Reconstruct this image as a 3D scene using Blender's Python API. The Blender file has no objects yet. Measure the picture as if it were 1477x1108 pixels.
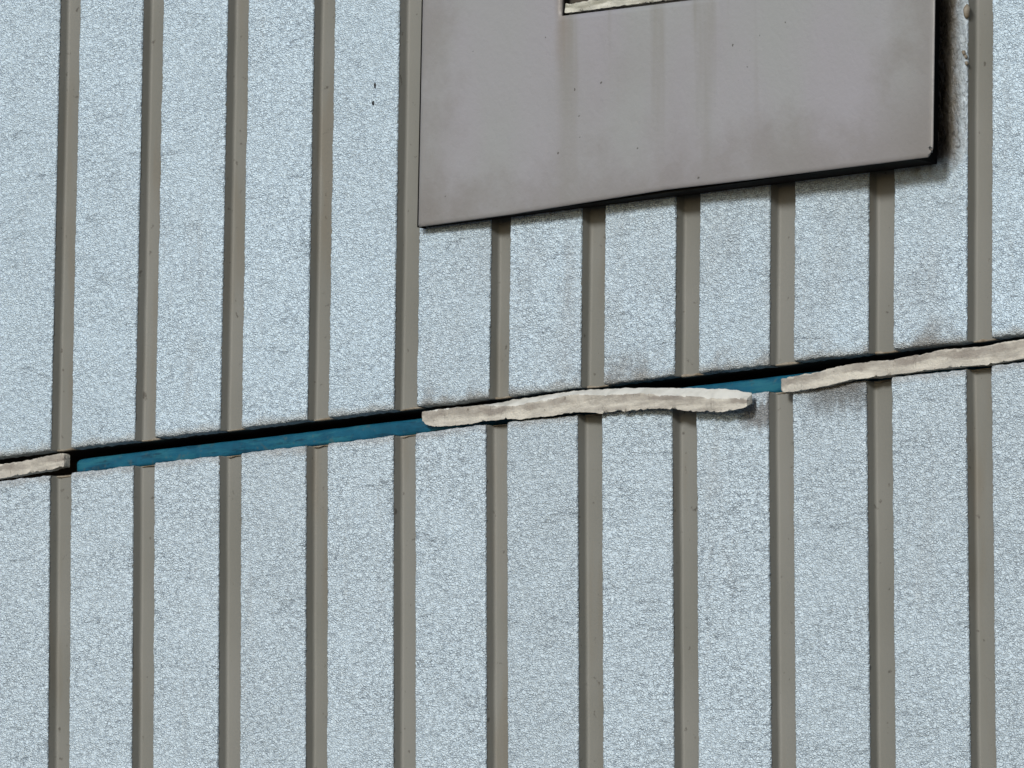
import bpy, bmesh, math, random
import numpy as np

# ------------------------------------------------------------------ camera, sky, sun, exposure
scene = bpy.context.scene
col = scene.collection
cam_data = bpy.data.cameras.new('camera')
cam_data.sensor_width = 36.0
cam_data.lens = 36.0 * 10000 / 1477
cam_data.clip_start = 0.05
cam_data.clip_end = 500
cam = bpy.data.objects.new('camera', cam_data)
col.objects.link(cam)
from mathutils import Matrix, Vector
CR = Vector((0.77151884, 0.63620168, -0.00246979))
CU = Vector((0.09315076, -0.10912158, 0.98965419))
CD = Vector((-0.62935015, 0.76376692, 0.14345203))
m = Matrix((CR, CU, -CD)).transposed().to_4x4()
m.translation = Vector((3.66587, -4.448828, -0.835587))
cam.matrix_world = m
scene.camera = cam

SUN = Vector((0.27, -1.0, 0.44)).normalized()          # towards the sun
sun_el = math.asin(SUN.z)
sun_az = math.atan2(SUN.x, SUN.y)
world = bpy.data.worlds.new('World')
scene.world = world
world.use_nodes = True
wn = world.node_tree
sky = wn.nodes.new('ShaderNodeTexSky')
sky.sky_type = 'NISHITA'
sky.sun_disc = False
sky.sun_elevation = sun_el
sky.sun_rotation = sun_az
sky.air_density = 1.0
sky.dust_density = 2.0
wn.links.new(sky.outputs[0], wn.nodes['Background'].inputs[0])
wn.nodes['Background'].inputs[1].default_value = 0.05
sd = bpy.data.lights.new('sun', 'SUN')
sd.energy = 1.5
sd.angle = math.radians(10)
sd.color = (1.0, 0.985, 0.96)
so = bpy.data.objects.new('sun', sd)
so.rotation_euler = SUN.to_track_quat('Z', 'Y').to_euler()
so.location = SUN * 20
col.objects.link(so)
scene.view_settings.view_transform = 'Standard'
scene.view_settings.look = 'None'
scene.view_settings.exposure = 0.66
scene.view_settings.gamma = 1.0

rng = np.random.default_rng(7)
random.seed(7)

# ------------------------------------------------------------------ materials
class NT:
    def __init__(self, name, rough=0.6, spec=0.4):
        self.mat = bpy.data.materials.new(name)
        self.mat.use_nodes = True
        self.t = self.mat.node_tree
        self.b = self.t.nodes['Principled BSDF']
        self.b.inputs['Roughness'].default_value = rough
        self.b.inputs['Specular IOR Level'].default_value = spec
        g = self.t.nodes.new('ShaderNodeNewGeometry')
        self.pos = g.outputs['Position']
    def link(self, a, b): self.t.links.new(a, b)
    def mapping(self, rot=(0, 0, 0), scale=(1, 1, 1)):
        n = self.t.nodes.new('ShaderNodeMapping')
        n.inputs['Rotation'].default_value = rot
        n.inputs['Scale'].default_value = scale
        self.link(self.pos, n.inputs['Vector'])
        return n.outputs[0]
    def noise(self, scale, detail=2, vec=None, rough=0.5, dist=0.0):
        n = self.t.nodes.new('ShaderNodeTexNoise')
        n.inputs['Scale'].default_value = scale
        n.inputs['Detail'].default_value = detail
        n.inputs['Roughness'].default_value = rough
        n.inputs['Distortion'].default_value = dist
        self.link(vec or self.pos, n.inputs['Vector'])
        return n.outputs['Fac']
    def ramp(self, fac, stops):
        n = self.t.nodes.new('ShaderNodeValToRGB')
        e = n.color_ramp.elements
        while len(e) < len(stops): e.new(0.5)
        for k, (p, c) in enumerate(stops):
            e[k].position = p
            e[k].color = (*c, 1) if not isinstance(c, (int, float)) else (c, c, c, 1)
        self.link(fac, n.inputs[0])
        return n.outputs[0]
    def rng(self, v, a, b, c=0.0, d=1.0):
        n = self.t.nodes.new('ShaderNodeMapRange')
        n.interpolation_type = 'SMOOTHSTEP'
        for k, x in zip((1, 2, 3, 4), (a, b, c, d)): n.inputs[k].default_value = x
        self.link(v, n.inputs[0])
        return n.outputs[0]
    def math(self, op, a, b=None):
        n = self.t.nodes.new('ShaderNodeMath'); n.operation = op
        for k, x in enumerate((a, b)):
            if x is None: continue
            if isinstance(x, (int, float)): n.inputs[k].default_value = x
            else: self.link(x, n.inputs[k])
        return n.outputs[0]
    def mix(self, fac, a, b, mode='MIX'):
        n = self.t.nodes.new('ShaderNodeMix'); n.data_type = 'RGBA'; n.blend_type = mode
        if isinstance(fac, (int, float)): n.inputs[0].default_value = fac
        else: self.link(fac, n.inputs[0])
        for k, x in ((6, a), (7, b)):
            if isinstance(x, tuple): n.inputs[k].default_value = (*x, 1)
            else: self.link(x, n.inputs[k])
        return n.outputs[2]
    def xyz(self):
        n = self.t.nodes.new('ShaderNodeSeparateXYZ'); self.link(self.pos, n.inputs[0])
        return n.outputs
    def bump(self, h, strength, dist, prev=None):
        n = self.t.nodes.new('ShaderNodeBump')
        n.inputs['Strength'].default_value = strength
        n.inputs['Distance'].default_value = dist
        self.link(h, n.inputs['Height'])
        if prev: self.link(prev, n.inputs['Normal'])
        return n.outputs[0]
    def done(self, color, normal=None, rough=None):
        if isinstance(color, tuple): self.b.inputs['Base Color'].default_value = (*color, 1)
        else: self.link(color, self.b.inputs['Base Color'])
        if normal: self.link(normal, self.b.inputs['Normal'])
        if rough: self.link(rough, self.b.inputs['Roughness'])
        return self.mat

def rib_material(name, light, mid, dark, dirty, edge_z, sign):
    k = NT(name, 0.5, 0.35)
    x, y, z = k.xyz()
    # pebbled stipple: warped cells with broken creases between them, their dirt and small shadows painted dark
    v = k.mapping((0, 0.42 if sign > 0 else -0.12, 0), (0.85, 0.6, 1.25))
    wn_ = k.t.nodes.new('ShaderNodeTexNoise')
    wn_.inputs['Scale'].default_value = 160; wn_.inputs['Detail'].default_value = 2
    k.link(v, wn_.inputs['Vector'])
    va = k.t.nodes.new('ShaderNodeVectorMath'); va.operation = 'MULTIPLY_ADD'
    k.link(wn_.outputs['Color'], va.inputs[0]); va.inputs[1].default_value = (0.007, 0.007, 0.007); k.link(v, va.inputs[2])
    vo = k.t.nodes.new('ShaderNodeTexVoronoi'); vo.feature = 'DISTANCE_TO_EDGE'; vo.inputs['Scale'].default_value = 400
    k.link(va.outputs[0], vo.inputs['Vector'])
    edge = vo.outputs['Distance']
    fine = k.noise(620, 3, v, 0.6)
    crease = k.math('MULTIPLY', k.rng(edge, 0.14, 0.01), k.rng(k.noise(210, 3, v, 0.6), 0.43, 0.58))
    # density of the creases varies in patches; a few longer cracks run across the bumps
    patch = k.noise(16, 4, k.mapping((0, 0.3 * sign, 0), (0.7, 1, 1.3)), 0.6)
    crease = k.math('MULTIPLY', crease, k.rng(patch, 0.30, 0.62, 0.60, 1.25))
    lv = k.mapping((0, 0.18 * sign, 0), (0.45, 1.0, 1.6))
    lc = k.noise(120, 3, lv, 0.55, 0.6)
    longc = k.math('MULTIPLY', k.rng(k.math('ABSOLUTE', k.math('SUBTRACT', lc, 0.5)), 0.020, 0.002), k.rng(k.noise(42, 3, lv, 0.6), 0.55, 0.66))
    crease = k.math('MAXIMUM', crease, longc)
    c = k.ramp(fine, [(0.30, mid), (0.62, light)])
    c = k.mix(k.math('MINIMUM', k.math('MULTIPLY', crease, 0.70), 1.0), c, dark)
    h = k.math('ADD', k.math('MULTIPLY', k.rng(edge, 0.0, 0.30), 0.55), k.math('MULTIPLY', fine, 0.5))
    # broad uneven tone: paint thickness and weathering, a little different on every rib
    oi = k.t.nodes.new('ShaderNodeObjectInfo')
    tone = k.math('ADD', k.math('MULTIPLY', k.noise(5, 5, None, 0.6), 0.7), k.math('MULTIPLY', oi.outputs['Random'], 0.3))
    c = k.mix(k.rng(tone, 0.36, 0.74, 0.0, 0.30), c, tuple(q * f for q, f in zip(mid, (0.74, 0.72, 0.70))))
    run = k.noise(26, 5, k.mapping((0, 0, 0), (1, 1, 0.13)), 0.65)
    c = k.mix(k.rng(run, 0.56, 0.74, 0.0, 0.22), c, (0.32, 0.33, 0.33))
    # sparse dark flecks
    f = k.noise(120, 5, k.mapping((0, -0.2, 0), (0.8, 1.0, 1.9)), 0.7)
    c = k.mix(k.rng(f, 0.665, 0.74, 0.0, 0.8), c, (0.10, 0.085, 0.08))
    warp = k.math('MULTIPLY', k.math('SUBTRACT', k.noise(45, 4), 0.5), 0.016)
    # old sealant and dirt rubbed along the joint edge
    dist = k.math('ADD', k.math('MULTIPLY', k.math('SUBTRACT', z, edge_z), sign), warp)
    c = k.mix(k.rng(dist, 0.009, 0.001, 0.0, 0.5), c, dirty)
    rough = None
    if sign > 0:
        # soot-brown grime above the joint, in patches
        g = k.math('MULTIPLY', k.rng(k.math('ADD', dist, warp), 0.030, 0.004), k.rng(k.noise(13, 4, None, 0.6), 0.47, 0.62))
        g = k.math('MULTIPLY', g, k.rng(x, -0.13, -0.08))
        c = k.mix(k.math('MULTIPLY', g, 0.55), c, (0.15, 0.13, 0.105))
        # grey weathering washed down from the cover panel
        ww = k.math('ADD', x, k.math('MULTIPLY', k.math('SUBTRACT', k.noise(25, 3), 0.5), 0.1))
        a = k.math('MULTIPLY', k.rng(ww, -0.14, -0.04), k.rng(ww, 0.50, 0.42))
        a = k.math('MULTIPLY', a, k.rng(z, 0.17, 0.13))
        a = k.math('MULTIPLY', a, k.rng(k.noise(30, 5, k.mapping((0, 0, 0), (1, 1, 0.4))), 0.3, 0.7, 0.05, 0.24))
        c = k.mix(a, c, (0.31, 0.31, 0.30))
        # glossy brown sealant smeared over the rib beside the cover's right edge; gap shade painted in towards it
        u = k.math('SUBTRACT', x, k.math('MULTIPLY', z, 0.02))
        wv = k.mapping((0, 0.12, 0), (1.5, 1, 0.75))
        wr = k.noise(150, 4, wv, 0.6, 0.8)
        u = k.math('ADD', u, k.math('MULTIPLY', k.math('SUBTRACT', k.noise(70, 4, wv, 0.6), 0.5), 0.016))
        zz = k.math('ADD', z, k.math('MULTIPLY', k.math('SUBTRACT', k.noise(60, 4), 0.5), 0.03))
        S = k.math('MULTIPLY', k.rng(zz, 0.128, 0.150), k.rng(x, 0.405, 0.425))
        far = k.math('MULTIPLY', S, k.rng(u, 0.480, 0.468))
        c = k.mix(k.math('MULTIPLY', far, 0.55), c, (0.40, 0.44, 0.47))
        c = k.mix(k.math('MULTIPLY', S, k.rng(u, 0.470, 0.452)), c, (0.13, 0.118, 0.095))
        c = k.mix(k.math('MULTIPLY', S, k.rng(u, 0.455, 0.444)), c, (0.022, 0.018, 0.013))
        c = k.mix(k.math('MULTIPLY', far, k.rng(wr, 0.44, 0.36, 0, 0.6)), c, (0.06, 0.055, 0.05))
        mx = k.t.nodes.new('ShaderNodeMix'); k.link(far, mx.inputs[0]); k.link(h, mx.inputs[2]); k.link(k.math('MULTIPLY', wr, 3.6), mx.inputs[3])
        h = mx.outputs[0]
        rough = k.rng(far, 0.0, 1.0, 0.5, 0.16)
    else:
        # brown run-off below the right-hand sealant strip, and a smudge beside the loose tip
        nz = k.math('ADD', z, k.math('MULTIPLY', k.math('SUBTRACT', k.noise(190, 4, k.mapping((0, 0, 0), (1, 1, 0.12))), 0.5), 0.024))
        nx = k.math('ADD', x, k.math('MULTIPLY', k.math('SUBTRACT', k.noise(45, 3), 0.5), 0.03))
        a = k.math('MULTIPLY', k.rng(k.math('ABSOLUTE', k.math('SUBTRACT', nx, 0.345)), 0.055, 0.012), k.rng(nz, -0.066, -0.040))
        c = k.mix(k.math('MULTIPLY', a, 0.7), c, (0.10, 0.088, 0.075))
        a = k.math('MULTIPLY', k.rng(k.math('ABSOLUTE', k.math('SUBTRACT', nx, 0.262)), 0.026, 0.010), k.math('MULTIPLY', k.rng(nz, -0.066, -0.054), k.rng(nz, -0.036, -0.044)))
        c = k.mix(k.math('MULTIPLY', a, 0.75), c, (0.16, 0.15, 0.145))
    h = k.math('SUBTRACT', h, k.math('MULTIPLY', longc, 0.4))
    bmp = k.bump(h, 1.0, 0.0013)
    return k.done(c, bmp, rough)

M = {}
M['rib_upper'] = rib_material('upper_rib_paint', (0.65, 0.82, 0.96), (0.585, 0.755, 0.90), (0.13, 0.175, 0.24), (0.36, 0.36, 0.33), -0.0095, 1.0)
M['rib_lower'] = rib_material('lower_rib_paint', (0.625, 0.77, 0.885), (0.54, 0.675, 0.79), (0.10, 0.13, 0.17), (0.36, 0.355, 0.345), -0.0316, -1.0)

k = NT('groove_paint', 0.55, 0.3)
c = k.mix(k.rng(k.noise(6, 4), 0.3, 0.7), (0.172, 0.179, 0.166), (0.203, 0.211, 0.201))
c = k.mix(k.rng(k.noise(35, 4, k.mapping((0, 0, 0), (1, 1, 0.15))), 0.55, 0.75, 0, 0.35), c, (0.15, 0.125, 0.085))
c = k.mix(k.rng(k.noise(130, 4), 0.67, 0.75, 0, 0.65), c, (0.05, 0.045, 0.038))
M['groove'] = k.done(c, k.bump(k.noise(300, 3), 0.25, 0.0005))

k = NT('concrete_core', 0.9, 0.1)
M['core'] = k.done(k.mix(k.noise(60, 4), (0.05, 0.045, 0.04), (0.09, 0.08, 0.07)))
k = NT('dark_backing', 0.9, 0.1)
M['backing'] = k.done(k.mix(k.noise(20, 4), (0.02, 0.018, 0.016), (0.035, 0.03, 0.026)))

k = NT('black_shade_strip', 0.85, 0.1)
M['shade_strip'] = k.done(k.mix(k.noise(80, 3), (0.006, 0.006, 0.006), (0.012, 0.011, 0.010)))  # near-black colour for the added strips that stand in for shade
k = NT('sealant_lip', 0.6, 0.3)
c = k.mix(k.rng(k.noise(120, 4), 0.35, 0.7), (0.27, 0.25, 0.21), (0.16, 0.13, 0.09))
M['lip'] = k.done(c, k.bump(k.noise(260, 3), 0.4, 0.0008))

def sealant_material(name, light, mid, brown):
    k = NT(name, 0.75, 0.25)
    v = k.mapping((0, 0, 0), (0.5, 1, 1.3))
    c = k.mix(k.rng(k.noise(70, 5, v, 0.6), 0.35, 0.62), light, mid)
    c = k.mix(k.rng(k.noise(60, 5, k.mapping((0, 0, 0), (0.22, 1, 1.6)), 0.65), 0.48, 0.68, 0, 0.5), c, brown)
    c = k.mix(k.rng(k.noise(190, 4), 0.66, 0.74, 0, 0.7), c, (0.10, 0.08, 0.06))
    at = k.t.nodes.new('ShaderNodeAttribute'); at.attribute_name = 'across'
    dn = k.math('ADD', at.outputs['Fac'], k.math('MULTIPLY', k.math('SUBTRACT', k.noise(55, 5, k.mapping((0, 0, 0), (0.35, 1, 1)), 0.7), 0.5), 1.5))
    band = k.math('MULTIPLY', k.rng(dn, 0.38, 0.62), k.rng(dn, 1.05, 0.85))
    c = k.mix(k.math('MULTIPLY', band, k.rng(k.noise(35, 4), 0.35, 0.65, 0.25, 0.8)), c, tuple(q * 1.15 for q in brown))
    ck = k.noise(95, 4, k.mapping((0, 0.1, 0), (2.2, 1, 0.35)), 0.6)
    crack = k.rng(k.math('ABSOLUTE', k.math('SUBTRACT', ck, 0.5)), 0.010, 0.001, 0.0, 1.0)
    crack = k.math('MULTIPLY', crack, k.rng(k.noise(40, 2), 0.55, 0.65))
    c = k.mix(k.math('MULTIPLY', crack, 0.8), c, (0.05, 0.04, 0.03))
    b = k.bump(k.noise(110, 5, v, 0.65), 0.7, 0.0018)
    return k.done(c, k.bump(k.noise(420, 3), 0.8, 0.0008, b))
M['sealant'] = sealant_material('dried_sealant', (0.575, 0.57, 0.52), (0.44, 0.435, 0.40), (0.19, 0.175, 0.16))
M['sealant_white'] = sealant_material('chalky_sealant', (0.62, 0.63, 0.57), (0.40, 0.41, 0.37), (0.20, 0.20, 0.16))
k = NT('pale_sealant_face', 0.7, 0.25)
c = k.mix(k.rng(k.noise(60, 4), 0.4, 0.7), (0.60, 0.62, 0.60), (0.47, 0.48, 0.455))
M['sealant_top'] = k.done(c, k.bump(k.noise(180, 4), 0.4, 0.0008))

k = NT('blue_backer', 0.6, 0.3)
c = k.mix(k.rng(k.noise(60, 5), 0.3, 0.7), (0.002, 0.066, 0.125), (0.004, 0.092, 0.165))
c = k.mix(k.rng(k.noise(50, 4, k.mapping((0, 0, 0), (3, 1, 0.4))), 0.66, 0.74, 0, 0.6), c, (0.006, 0.06, 0.12))
c = k.mix(k.rng(k.noise(70, 5, k.mapping((0, 0, 0), (0.25, 1, 1.5)), 0.65), 0.46, 0.62, 0, 0.85), c, (0.014, 0.125, 0.18))
c = k.mix(k.rng(k.noise(150, 5, k.mapping((0, 0, 0), (0.2, 1, 1.2)), 0.7), 0.52, 0.64, 0, 0.7), c, (0.002, 0.03, 0.06))
c = k.mix(k.rng(k.noise(130, 4), 0.58, 0.70, 0, 0.5), c, (0.06, 0.10, 0.11))
M['blue'] = k.done(c, k.bump(k.noise(200, 4), 0.5, 0.001))

k = NT('cover_panel_paint', 0.42, 0.4)
c = k.mix(k.rng(k.noise(7, 3, k.mapping((0, 0, 0), (1.2, 1, 0.5))), 0.35, 0.65), (0.278, 0.297, 0.309), (0.287, 0.291, 0.325))
c = k.mix(k.rng(k.noise(5, 5, None, 0.6), 0.45, 0.75, 0, 0.5), c, (0.220, 0.218, 0.220))
x, y, z = k.xyz()
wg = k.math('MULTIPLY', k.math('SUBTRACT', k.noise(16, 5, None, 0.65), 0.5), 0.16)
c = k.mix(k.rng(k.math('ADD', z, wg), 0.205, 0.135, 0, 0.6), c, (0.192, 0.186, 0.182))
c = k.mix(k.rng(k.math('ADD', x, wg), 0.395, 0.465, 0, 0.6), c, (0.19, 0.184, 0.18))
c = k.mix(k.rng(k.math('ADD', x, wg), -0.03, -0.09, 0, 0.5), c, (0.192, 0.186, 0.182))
x, y, z = k.xyz()
vs = k.mapping((0, 0, 0), (1, 1, 0.05))
st = k.math('MULTIPLY', k.rng(k.noise(38, 3, vs), 0.50, 0.66), k.math('MULTIPLY', k.rng(x, 0.06, 0.075), k.rng(x, 0.31, 0.29)))
st = k.math('MULTIPLY', st, k.rng(z, 0.13, 0.30, 0.15, 0.75))
c = k.mix(st, c, (0.215, 0.218, 0.205))
wx = k.math('ADD', x, k.math('MULTIPLY', k.math('SUBTRACT', k.noise(40, 3), 0.5), 0.012))
br = k.math('MULTIPLY', k.rng(k.math('ABSOLUTE', k.math('SUBTRACT', wx, 0.071)), 0.012, 0.0), k.math('MULTIPLY', k.rng(z, 0.24, 0.302), 0.35))
c = k.mix(br, c, (0.20, 0.16, 0.12))
c = k.mix(k.rng(k.noise(120, 2), 0.745, 0.775, 0, 0.8), c, (0.04, 0.035, 0.03))
b = k.bump(k.noise(210, 3), 0.32, 0.0012)
b = k.bump(k.noise(14, 3), 0.25, 0.004, b)
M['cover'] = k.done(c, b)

k = NT('old_glazing', 0.5, 0.4)
M['pane'] = k.done(k.mix(k.noise(60, 5), (0.03, 0.026, 0.022), (0.09, 0.08, 0.068)))

k = NT('dark_chip', 0.7, 0.2)
M['chip'] = k.done(k.mix(k.noise(900, 2), (0.012, 0.014, 0.016), (0.03, 0.032, 0.035)))
k = NT('ground_asphalt', 0.9, 0.2)
M['ground'] = k.done(k.mix(k.noise(40, 6), (0.04, 0.04, 0.04), (0.07, 0.068, 0.065)), k.bump(k.noise(200, 4), 0.5, 0.004))

# ------------------------------------------------------------------ mesh helpers
def tag(o, label=None, cat=None, group=None, kind=None):
    for key, v in (('label', label), ('category', cat), ('group', group), ('kind', kind)):
        if v: o[key] = v
    return o
def empty(name, loc):
    o = bpy.data.objects.new(name, None)
    o.empty_display_size = 0.05
    o.location = loc
    col.objects.link(o)
    return o
def root_loc(p):
    while p.parent: p = p.parent
    return np.array(p.location)
def link_mesh(name, me, mat, parent):
    if mat: me.materials.append(mat)
    o = bpy.data.objects.new(name, me)
    col.objects.link(o)
    if parent: o.parent = parent
    return o
def grid_mesh(name, P, mat, parent=None, closed=False, smooth=True, keep=None):
    """P: (rows, cols, 3) world points -> one mesh; rows are joined round when closed."""
    P = np.asarray(P, float)
    nr, nc = P.shape[:2]
    base = root_loc(parent) if parent else np.zeros(3)
    V = (P - base).reshape(-1, 3)
    idx = np.arange(nr * nc).reshape(nr, nc)
    if closed: idx = np.concatenate([idx, idx[:, :1]], 1)
    F = np.stack([idx[:-1, :-1], idx[:-1, 1:], idx[1:, 1:], idx[1:, :-1]], -1)
    if keep is not None: F = F[keep]
    F = F.reshape(-1, 4)
    me = bpy.data.meshes.new(name)
    me.vertices.add(len(V)); me.vertices.foreach_set('co', V.astype(np.float32).ravel())
    me.loops.add(F.size); me.loops.foreach_set('vertex_index', F.astype(np.int32).ravel())
    me.polygons.add(len(F))
    me.polygons.foreach_set('loop_start', np.arange(0, F.size, 4, dtype=np.int32))
    me.polygons.foreach_set('loop_total', np.full(len(F), 4, np.int32))
    me.polygons.foreach_set('use_smooth', np.full(len(F), smooth))
    me.update(calc_edges=True)
    return link_mesh(name, me, mat, parent)
def box(name, lo, hi, mat, parent=None, bevel=0.0):
    base = root_loc(parent) if parent else np.zeros(3)
    bm = bmesh.new()
    bmesh.ops.create_cube(bm, size=1)
    lo, hi = np.array(lo) - base, np.array(hi) - base
    for v in bm.verts: v.co = Vector([(lo[i] + hi[i]) / 2 + v.co[i] * (hi[i] - lo[i]) for i in range(3)])
    if bevel: bmesh.ops.bevel(bm, geom=bm.edges[:], offset=bevel, segments=2, affect='EDGES')
    me = bpy.data.meshes.new(name); bm.to_mesh(me); bm.free()
    return link_mesh(name, me, mat, parent)

def spectral(nx, nz, d, wx, wz, band, ang, seed):
    """periodic band-passed noise tile, wavelength about wx by wz (m), slanted by ang"""
    r = np.random.default_rng(seed)
    w = np.fft.rfft2(r.standard_normal((nz, nx)))
    fx = np.fft.rfftfreq(nx, d)[None, :]; fz = np.fft.fftfreq(nz, d)[:, None]
    c, s = math.cos(ang), math.sin(ang)
    q = np.sqrt(((fx * c + fz * s) * wx) ** 2 + ((-fx * s + fz * c) * wz) ** 2)
    w *= np.exp(-((np.log(np.maximum(q, 1e-6))) / band) ** 2)
    a = np.fft.irfft2(w, s=(nz, nx))
    return a / a.std()
TD = 0.001
def tile(seed):
    a = spectral(1400, 1000, TD, 0.0060, 0.0042, 0.45, 0.45, seed)
    b = spectral(1400, 1000, TD, 0.0048, 0.0030, 0.40, -0.25, seed + 1)
    g = spectral(1400, 1000, TD, 0.05, 0.05, 0.6, 0.0, seed + 2)
    h = a * 0.7 + b * 0.7
    return 0.00017 * h + 0.00022 * g
def sample(T, X, Z):
    nz, nx = T.shape
    fx = (X / TD) % nx; fz = (Z / TD) % nz
    ix = fx.astype(int); iz = fz.astype(int); ax = fx - ix; az = fz - iz
    ix1 = (ix + 1) % nx; iz1 = (iz + 1) % nz; ix %= nx; iz %= nz
    return (T[iz, ix] * (1 - ax) * (1 - az) + T[iz, ix1] * ax * (1 - az) + T[iz1, ix] * (1 - ax) * az + T[iz1, ix1] * ax * az)
def wob(x, seed, scale):
    """smooth 1-D noise of about unit size"""
    r = np.random.default_rng(seed)
    t = np.linspace(-3, 3, int(6 / scale) + 2)
    return np.interp(x, t, r.uniform(-1, 1, len(t)))

# ------------------------------------------------------------------ wall panels
LOW_L = [-0.5336, -0.4331, -0.3317, -0.2314, -0.1327, -0.0303, 0.0690, 0.1692, 0.2691, 0.3685, 0.4672]
LOW_R = [-0.5060, -0.4060, -0.3044, -0.2051, -0.1063, -0.0054, 0.0967, 0.1965, 0.2958, 0.3955, 0.4936]
UP_L = [-0.5330, -0.4318, -0.3310, -0.2303, -0.1324, -0.0268, 0.0722, 0.1720, 0.2702, 0.3706, 0.4684]
UP_R = [-0.5062, -0.4055, -0.3043, -0.2043, -0.1048, -0.0040, 0.0989, 0.1988, 0.2971, 0.3975, 0.4944]
def extend(L, R):
    L, R = list(L), list(R)
    for i in range(5):
        L.insert(0, L[0] - 0.1005); R.insert(0, R[0] - 0.1005)
        L.append(L[-1] + 0.0995); R.append(R[-1] + 0.0995)
    return L, R
DEPTH = 0.0122
def wall_panel(name, L, R, lean, z_joint, z_far, z_dense, mat, seed, label):
    up = z_far > z_joint
    sgn = 1 if up else -1
    root = tag(empty(name, (0, 0, min(z_joint, z_far))), label, 'wall panel', 'ribbed wall panels')
    L, R = extend(L, R)
    T = tile(seed)
    # rows: distance from the joint edge
    dd = abs(z_dense - z_joint); df = abs(z_far - z_joint)
    near = np.array([0, 0.0002, 0.0008, 0.0016, 0.0026])
    s = np.concatenate([near, np.arange(0.0038, dd, 0.00115), np.linspace(dd, df, 40)])
    rows_z = z_joint + sgn * s
    def edge_round(s, r): return np.where(s < r, r - np.sqrt(np.maximum(r * r - (r - s) ** 2, 0)), 0)
    nR = 0.0028
    for i in range(len(L) - 1):
        a0, b0 = R[i], L[i + 1]
        vis = -0.72 < a0 < 0.60
        nc = 64 if vis else 16
        zz = rows_z if vis else z_joint + sgn * np.concatenate([near, np.linspace(0.006, df, 60)])
        ss = np.abs(zz - z_joint)
        rag = 0.00028
        za = zz * 220
        A = a0 + lean * (zz - z_joint) - 0.0005 + rag * np.interp(zz, np.arange(-2.6, 2.6, 0.0017), np.random.default_rng(seed * 91 + i).normal(0, 0.6, 3059)[:len(np.arange(-2.6, 2.6, 0.0017))])
        B = b0 + lean * (zz - z_joint) + 0.0005 + rag * np.interp(zz, np.arange(-2.6, 2.6, 0.0017), np.random.default_rng(seed * 57 + i).normal(0, 0.6, 3059)[:len(np.arange(-2.6, 2.6, 0.0017))])
        e = np.array([0.0, 0.0, 0.0004, 0.0011])
        w = np.mean(B - A)
        u = np.concatenate([e / w, np.linspace(0.0022 / w, 1 - 0.0022 / w, nc), 1 - e[::-1] / w])
        X = A[:, None] + (B - A)[:, None] * u[None, :]
        Z = np.repeat(zz[:, None], len(u), 1)
        du = np.minimum(u, 1 - u) * w
        Y = -sample(T, X, Z) + edge_round(du, 0.0012)[None, :] + edge_round(ss, nR)[:, None]
        Y[:, 0] = 0.0020; Y[:, -1] = 0.0020
        # the joint edge is chipped a little
        ch = 0.0005 * wob(X[0], seed + i, 0.004) + 0.0005 * wob(X[0], seed + 50 + i, 0.02)
        Z += (ch[None, :] * np.exp(-ss / 0.004)[:, None])
        P = np.stack([X, Y, Z], -1)
        last = P[:1].copy(); last[..., 1] = 0.0137
        P = np.concatenate([last, P], 0)
        if not up: P = P[:, ::-1]
        P = P[::1]
        grid_mesh('rib', P, mat, root)
    for i in range(len(L)):
        zz = z_joint + sgn * np.concatenate([[0, 0.0015], np.linspace(0.006, dd, 40), np.linspace(dd + 0.03, df, 14)])
        sh = lean * (zz - z_joint)
        wl = 0.0003 * wob(zz, seed + 300 + i, 0.03); wr = 0.0003 * wob(zz, seed + 400 + i, 0.03)
        pts = []
        prof = [(0.0, 0.001), (0.0010, DEPTH - 0.0034)] + [(0.0010 + 0.0030 * (1 - math.cos(t)), DEPTH - 0.0030 * (1 - math.sin(t))) for t in (0.3, 0.7, 1.1, 1.57)]
        for dx0, y, side in [(p, q, 0) for p, q in prof] + [(-p, q, 1) for p, q in prof[::-1]]:
            x = (L[i] + wl if side == 0 else R[i] + wr) + dx0 + sh
            pts.append(np.stack([x, np.full_like(zz, y), zz], -1))
        P = np.stack(pts, 1)
        P = np.concatenate([P[:1] * [1, 0, 1] + [0, 0.0139, 0], P], 0)
        g = grid_mesh('groove', P if up else P[:, ::-1], M['groove'], root, smooth=True)
        if -0.62 < L[i] < 0.56:
            # dried sealant left across the groove's end
            xs = np.linspace(L[i] + 0.0006, R[i] - 0.0006, 26)
            hgt = (0.0022 + 0.0009 * wob(xs, seed + 500 + i, 0.006)) * (1.0 if up else 0.8)
            prd = 0.0016 + 0.0008 * wob(xs, seed + 600 + i, 0.008)
            prd = prd + 0.003 * np.exp(-(xs - L[i]) / 0.003) * (0.6 if up else 0.2) + 0.002 * np.exp(-(R[i] - xs) / 0.003)
            sec = []
            for t in np.linspace(0, 1, 7):
                ang = t * math.pi
                zc = z_joint + sgn * (hgt * (0.5 - 0.5 * math.cos(ang)) - 0.0004)
                yc = DEPTH + 0.001 - (prd + 0.001) * math.sin(ang) ** 0.7
                sec.append(np.stack([xs, yc, zc], -1))
            grid_mesh('sealant_lip', np.stack(sec, 0)[::1 if up else -1], M['lip'], g)
    zlo, zhi = sorted((z_joint + sgn * 0.0004, z_far))
    box('core', (L[0] - 0.02, 0.0140, zlo), (R[-1] + 0.02, 0.060, zhi), M['core'], root)
    return root

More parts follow.
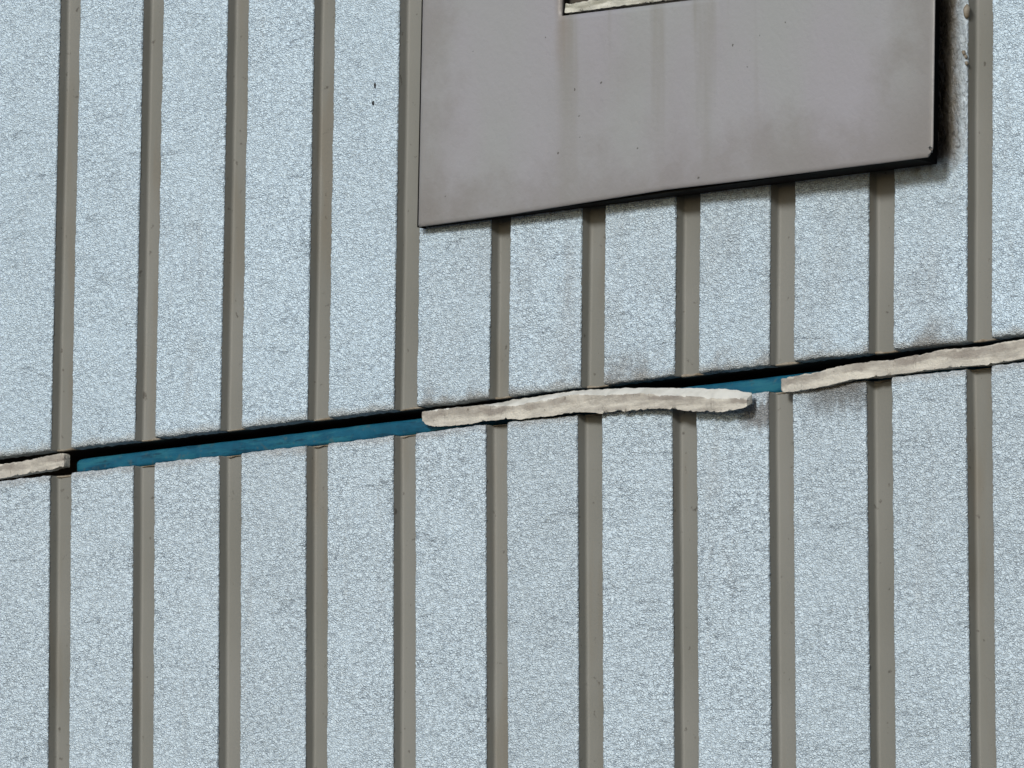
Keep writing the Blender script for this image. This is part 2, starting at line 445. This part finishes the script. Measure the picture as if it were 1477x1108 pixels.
lower = wall_panel('ribbed_wall_panel', LOW_L, LOW_R, 0.0005, -0.0316, -2.43, -0.40, M['rib_lower'], 11,
                   'pale blue-grey ribbed wall panel below the open joint')
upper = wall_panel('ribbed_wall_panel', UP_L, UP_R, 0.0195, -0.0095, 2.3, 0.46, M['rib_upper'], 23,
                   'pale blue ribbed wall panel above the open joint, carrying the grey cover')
bk = box('backing_wall', (-1.2, 0.0602, -2.42), (1.2, 0.20, 2.3), M['backing'])
tag(bk, 'dark wall body behind the panels, black in the joint gap', 'wall')
gr = box('ground', (-60, -60, -2.6), (60, 0.2, -2.431), M['ground'])
tag(gr, kind='structure')

# ------------------------------------------------------------------ blue foam backer in the joint
n = 260
xs = np.concatenate([[-0.5165, -0.516, -0.5145, -0.512], np.linspace(-0.509, 1.05, n)])
sec = []
for t in np.linspace(0, 2 * math.pi, 20, endpoint=False):
    c, s_ = math.cos(t), math.sin(t)
    cy = 0.0250 - 0.0105 * math.copysign(abs(c) ** 0.45, c)
    top = -0.0168 + 0.0005 * wob(xs, 71, 0.12) + 0.0002 * wob(xs, 72, 0.01)
    bot = -0.0314
    zz = (top + bot) / 2 + (top - bot) / 2 * math.copysign(abs(s_) ** 0.55, s_)
    yy = cy + 0.0006 * wob(xs + t * 0.01, 73, 0.012)
    sec.append(np.stack([xs, yy, zz], -1))
P = np.stack(sec, 1)
for r_, f in ((0, 0.05), (1, 0.5), (2, 0.8), (3, 0.95)):
    cc = P[r_].mean(0); P[r_] = cc + (P[r_] - cc) * [1, f, f]
o = grid_mesh('backer_strip', P, M['blue'], None, closed=True)
tag(o, 'blue foam backer strip lying exposed inside the horizontal joint', 'backer strip')

# ------------------------------------------------------------------ dried sealant strips
def resample(st, dx=0.0016):
    st = np.array(st)
    x = np.arange(st[0, 0], st[-1, 0], dx)
    x = np.append(x, st[-1, 0])
    return np.stack([x] + [np.interp(x, st[:, 0], st[:, k]) for k in range(1, st.shape[1])], 1)
def strip(name, corners, seed, mat, label, top_mat=None, rough=0.00045):
    """corners: (n,4,3) front-bottom, front-top, back-top, back-bottom -> rounded ragged bar"""
    C = np.asarray(corners)
    n = len(C)
    ring = []
    per = [5, 5, 5, 4]
    for q in range(4):
        for t in np.arange(per[q]) / per[q]:
            ring.append(C[:, q] * (1 - t) + C[:, (q + 1) % 4] * t)
    P = np.stack(ring, 1)
    P = 0.97 * P + 0.015 * np.roll(P, 1, 1) + 0.015 * np.roll(P, -1, 1)
    r = np.random.default_rng(seed)
    cen = P.mean(1, keepdims=True)
    nrm = P - cen; nrm /= np.maximum(np.linalg.norm(nrm, axis=2, keepdims=True), 1e-6)
    N = r.standard_normal((n, P.shape[1]))
    def sm(a, kx, kt):
        for _ in range(kx): a = (a + np.roll(a, 1, 0) + np.roll(a, -1, 0)) / 3
        for _ in range(kt): a = (a + np.roll(a, 1, 1) + np.roll(a, -1, 1)) / 3
        return a / a.std()
    D = rough * (0.4 * sm(N, 8, 3) + 0.5 * sm(r.standard_normal(N.shape), 1, 1))
    P = P + nrm * D[..., None]
    # chipped arrises
    for idx, d, amt in ((0, (0, .3, 1), 0.0011), (4, (0, .6, -1), 0.0006), (5, (0, .6, -1), 0.0008)):
        q = np.maximum(0, sm(r.standard_normal((n, 1)), 1, 0)[:, 0] - 0.5)
        P[:, idx] += np.array(d)[None, :] * (amt * np.minimum(q, 1.6))[:, None]
    # close the ends
    def cap(e):
        c = P[e].mean(0, keepdims=True)
        s_ = -0.0012 if e == 0 else 0.0012
        a = c + (P[e] - c) * 0.86 + [s_ * 0.6, 0, 0]
        b = c + (P[e] - c) * 0.03 + [s_ * 0.8, 0, 0]
        return a, b
    a0, b0 = cap(0); a1, b1 = cap(-1)
    P = np.concatenate([b0[None], a0[None], P, a1[None], b1[None]], 0)
    o = grid_mesh(name, P, mat, None, closed=True)
    ac = np.zeros(P.shape[:2], np.float32)
    ac[:, :6] = np.linspace(0, 1, 6)[None, :]; ac[:, 6:10] = 1.2
    o.data.attributes.new('across', 'FLOAT', 'POINT').data.foreach_set('value', ac.ravel())
    o.data.set_sharp_from_angle(angle=math.radians(38))
    if top_mat:
        o.data.materials.append(top_mat)
        nt = P.shape[1]
        mi = np.zeros((P.shape[0] - 1, nt), np.int32)
        mi[:, 5:10] = 1
        o.data.polygons.foreach_set('material_index', mi.ravel())
    return tag(o, label, 'sealant strip', 'dried sealant strips in the joint')

left = resample([(-0.72, .003, -.0305, -.0165), (-0.66, .003, -.0300, -.0160), (-0.613, .003, -.0296, -.0158), (-.5958, .003, -.0292, -.0156), (-.583, .003, -.0286, -.0152), (-.5669, .003, -.0279, -.0148),
    (-.5533, .003, -.0273, -.0140), (-.5389, .003, -.0267, -.0131), (-.528, .003, -.0260, -.0124), (-.5206, .003, -.0256, -.0119), (-.5190, .003, -.0255, -.0122)])
right = resample([(.2863, -.0031, -.0342, -.0224), (.2886, -.0034, -.0348, -.0221), (.2964, -.0042, -.0349, -.0219), (.3095, -.0057, -.0351, -.0216), (.3224, -.006, -.0346, -.0205), (.3343, -.006, -.034, -.0194),
    (.3469, -.006, -.0326, -.0184), (.3605, -.0055, -.031, -.0172), (.3783, -.0042, -.031, -.0173), (.3959, -.0028, -.0307, -.0173), (.4095, -.0015, -.0302, -.0164), (.4218, -.0004, -.0298, -.0156),
    (.4359, 0, -.0296, -.0144), (.4496, 0, -.0298, -.0132), (.468, 0, -.03, -.0142), (.4802, 0, -.0304, -.0145), (.4937, 0, -.0309, -.0147), (.5072, 0, -.03, -.013), (.5254, 0, -.0289, -.0126), (.56, .001, -.029, -.013), (.70, .001, -.0295, -.013)])
def bar(st, depth):
    x, y, b, t = st.T
    f = lambda yy, zz: np.stack([x, yy, zz], -1)
    return np.stack([f(y, b + .0002), f(y, t - .0006), f(y + depth, t - .0014), f(y + depth, b + .0006)], 1)
strip('sealant_strip', bar(left, 0.009), 3, M['sealant'], 'short beige sealant strip at the left end of the open joint')
strip('sealant_strip', bar(right, 0.009), 4, M['sealant'], 'long brown-stained beige sealant strip at the right end of the joint')
mid = resample([(-.1022, .004, -.0221, -.0129, -.0111), (-.099, .0039, -.0250, -.0129, -.0111), (-.0934, .0036, -.0271, -.0129, -.0111), (-.0775, .003, -.0287, -.013, -.0112), (-.0601, .0023, -.029, -.0135, -.0116),
    (-.0387, .0014, -.0295, -.0141, -.0121), (-.0227, .0003, -.0291, -.0153, -.012), (-.0038, -.0014, -.0298, -.018, -.0111), (.0105, -.0023, -.0313, -.0184, -.0109), (.0299, -.0031, -.0315, -.0174, -.0106),
    (.0454, -.0037, -.0318, -.0163, -.0104), (.0646, -.0045, -.0315, -.0155, -.0102), (.0762, -.005, -.0316, -.016, -.0107), (.0878, -.0057, -.0331, -.0175, -.0115), (.1017, -.0064, -.0348, -.019, -.0123),
    (.1187, -.0074, -.0355, -.0201, -.0133), (.134, -.0083, -.0361, -.0211, -.0148), (.1455, -.0089, -.0364, -.0219, -.0158), (.1639, -.01, -.037, -.0249, -.0176), (.1761, -.0108, -.0389, -.0267, -.019),
    (.1906, -.0118, -.0412, -.0285, -.0206), (.2028, -.0126, -.043, -.0301, -.022), (.218, -.0136, -.0452, -.0327, -.0241), (.2339, -.0147, -.0472, -.0354, -.0262), (.2445, -.0154, -.0466, -.0358, -.028),
    (.252, -.016, -.0459, -.0365, -.0299), (.2575, -.0163, -.0460, -.0372, -.0312), (.2600, -.0165, -.0455, -.0378, -.0318)])
x, y, b, f_, t = mid.T
S = lambda yy, zz: np.stack([x, yy, zz], -1)
mc = np.stack([S(y, b + .0002), S(y, f_ - .0005), S(y + .008, t - .0012), S(y + .0085, np.minimum(b + .0035, t - .003))], 1)
strip('sealant_strip', mc, 5, M['sealant'], 'long beige sealant strip peeling out of the joint, white top and drooping tip', M['sealant_top'])

# ------------------------------------------------------------------ grey cover panel with an opening
cov = tag(empty('cover_panel', (0.18, -0.017, 0.14)), 'smooth grey cover panel with an opening, standing off the ribbed wall', 'cover panel')
BX = np.array([-.0939, .012, .1838, .2709, .4644]); BZ = np.array([.1424, .1409, .1418, .1394, .1354])
TOPZ = 0.74
def face_y(X): return -0.012 - (X + .0939) / .5583 * 0.024
OX0, OX1, OZ1 = 0.0645, 0.296, 0.56
def open_z(X): return 0.3028 - (X - 0.0672) * 0.042
ulist = np.unique(np.concatenate([[-.0939, -.0933, -.0921], np.linspace(-.089, OX0, 34), np.linspace(OX0, OX1, 40), np.linspace(OX1, .459, 30), [.4624, .4638, .4644]]).round(5))
vlist = np.concatenate([[0, .0006, .0018, .004], np.linspace(.009, .155, 34)])        # height above the bottom edge
nv1 = len(vlist)
P = []
for kx, ux in enumerate(ulist):
    zb = np.interp(ux, BX, BZ)
    zo = open_z(np.clip(ux, OX0, OX1))
    lowz = zb + vlist / 0.155 * (zo - zb)
    lowz[:4] = zb + vlist[:4]
    zz = np.concatenate([lowz, np.linspace(zo + 0.006, OZ1, 20), np.linspace(OZ1 + 0.006, TOPZ, 12)])
    xx = ux + (0.030 - 0.0035 * max(0, 1 - (ux + .0939) / .1)) * (zz - 0.14)
    # rounded lower right corner
    if ux > .4589: zz = np.maximum(zz, zb + 0.007 * ((ux - .4589) / .0055) ** 2.2)
    yy = face_y(ux) * np.ones_like(zz)
    de = min(ux + .0939, .4644 - ux)
    yy += max(0, 0.0014 - de) * 0.8
    yy += np.maximum(0, 0.0016 - (zz - zb)) * 0.8
    yy += -0.0006 * wob(zz, 801, 0.09) * wob(np.full_like(zz, ux), 802, 0.12) * min(1, de / 0.03)
    P.append(np.stack([xx, yy, zz], -1))
P = np.stack(P, 1)                                            # rows = height, cols = x
ctr_u = (ulist[:-1] + ulist[1:]) / 2
keep = np.ones((P.shape[0] - 1, P.shape[1] - 1), bool)
in_x = (ctr_u > OX0) & (ctr_u < OX1)
keep[nv1 - 1:nv1 + 19, :][:, in_x] = False
fp = grid_mesh('face_plate', P, M['cover'], cov, keep=keep)
sm = fp.modifiers.new('thickness', 'SOLIDIFY'); sm.thickness = 0.0042; sm.offset = -1.0
# hidden body the plate is fixed to, set in from its edges
bm = bmesh.new()
def slab(name, x0, x1, z0, z1, ya, yb, mat, lean=0.03):
    base = root_loc(cov)
    bm = bmesh.new()
    vs = []
    for z in (0, 1):
        for xx, yy in ((x0, ya(x0)), (x1, ya(x1)), (x1, yb(x1)), (x0, yb(x0))):
            zz = z1 if z else (z0(xx) if callable(z0) else z0)
            vs.append(bm.verts.new(Vector((xx + lean * (zz - 0.14), yy, zz)) - Vector(base)))
    for q in ((0, 1, 5, 4), (1, 2, 6, 5), (2, 3, 7, 6), (3, 0, 4, 7), (3, 2, 1, 0), (4, 5, 6, 7)): bm.faces.new([vs[i] for i in q])
    me = bpy.data.meshes.new(name); bm.to_mesh(me); bm.free()
    return link_mesh(name, me, mat, cov)
back = lambda X: face_y(X) + 0.0046
wallf = lambda X: -0.0008
slab('body', -.085, OX0 - .004, .154, TOPZ - .01, back, wallf, M['backing'])
slab('body', OX1 + .004, .430, .154, TOPZ - .01, back, wallf, M['backing'])
slab('body', OX0 - .0038, OX1 + .0038, .154, .2905, back, wallf, M['backing'])
slab('body', OX0 - .0038, OX1 + .0038, OZ1 + .004, TOPZ - .01, back, wallf, M['backing'])
slab('shade_strip', -.0905, .4430, lambda X: np.interp(X, BX, BZ) + 0.0010, .1535, back, lambda X: 0.0006, M['shade_strip'])  # added black strip, stands in for the shade under the cover
slab('shade_strip', -.0952, -.0940, .1424, TOPZ - .01, lambda X: face_y(X) + 0.0010, lambda X: -0.0006, M['shade_strip'], 0.0265)  # added thin black strip, paints the shade line down the left edge
slab('shade_strip', .4310, .4432, .1538, TOPZ - .01, back, lambda X: 0.0006, M['shade_strip'])  # added black strip, deepens the shade in the right-hand gap
slab('inner_pane', OX0 - .0036, OX1 + .0036, .2908, OZ1 + .0038, lambda X: -0.0030, lambda X: -0.0010, M['pane'])
# chipped white bead along the foot of the opening
xs = np.arange(OX0 + 0.003, OX1 - 0.002, 0.0014)
zb = open_z(xs) + 0.0028
st = lambda yy, zz: np.stack([xs + 0.03 * (zb - 0.14), yy, zz], -1)
hh = 0.0084 + 0.0009 * wob(xs, 90, 0.01) + 0.0006 * wob(xs, 91, 0.003)
yf = face_y(xs) + 0.0020
bead = strip('sill_bead', np.stack([st(yf, zb), st(yf + .001, zb + hh), st(yf + .006, zb + hh - .001), st(yf + .006, zb)], 1), 8, M['sealant_white'], None, rough=0.0004)
for key in ('category', 'group'): del bead[key]
base = root_loc(cov)
co = np.zeros(len(bead.data.vertices) * 3, np.float32); bead.data.vertices.foreach_get('co', co)
co = co.reshape(-1, 3) - base.astype(np.float32); bead.data.vertices.foreach_set('co', co.ravel())
bead.parent = cov
# blistered plug of sealant on the smear
def blob(name, c, r, mat, parent, seed=0, tilt=0.0, sub=3):
    base = root_loc(parent)
    bm = bmesh.new(); bmesh.ops.create_icosphere(bm, subdivisions=sub, radius=1)
    rr = random.Random(seed); ph = [rr.uniform(0, 6.28) for _ in range(6)]
    for v in bm.verts:
        k_ = 1 + 0.10 * math.sin(3 * v.co.x + ph[0]) * math.sin(2.5 * v.co.z + ph[1]) + 0.07 * math.sin(6 * v.co.z + ph[2])
        px, pz = v.co.x * r[0] * k_, v.co.z * r[2] * k_
        v.co = Vector((px * math.cos(tilt) - pz * math.sin(tilt), v.co.y * r[1], px * math.sin(tilt) + pz * math.cos(tilt))) + Vector(c) - Vector(base)
    for f in bm.faces: f.smooth = True
    me = bpy.data.meshes.new(name); bm.to_mesh(me); bm.free()
    return link_mesh(name, me, mat, parent)
blob('sealant_plug', (0.4745, -0.0008, 0.2576), (0.0026, 0.0032, 0.0058), M['lip'], cov, 2)
for c, q in (((0.4712, -0.0010, 0.2240), 0.0016), ((0.4732, -0.0010, 0.2205), 0.0013), ((0.4738, -0.0010, 0.2150), 0.0014)):
    blob('sealant_plug', c, (q, 0.0018, q * 1.5), M['lip'], cov, 5, 0.3, 2)
# dark chips in the paint of the panel left of the cover
for c, r, s_ in (((-0.1516, -0.0001, 0.2735), (0.0011, 0.0006, 0.0029), 1), ((-0.1538, -0.0001, 0.2585), (0.0014, 0.0006, 0.0021), 2)):
    blob('paint_chip', c, r, M['chip'], upper, s_, 0.12, 2)
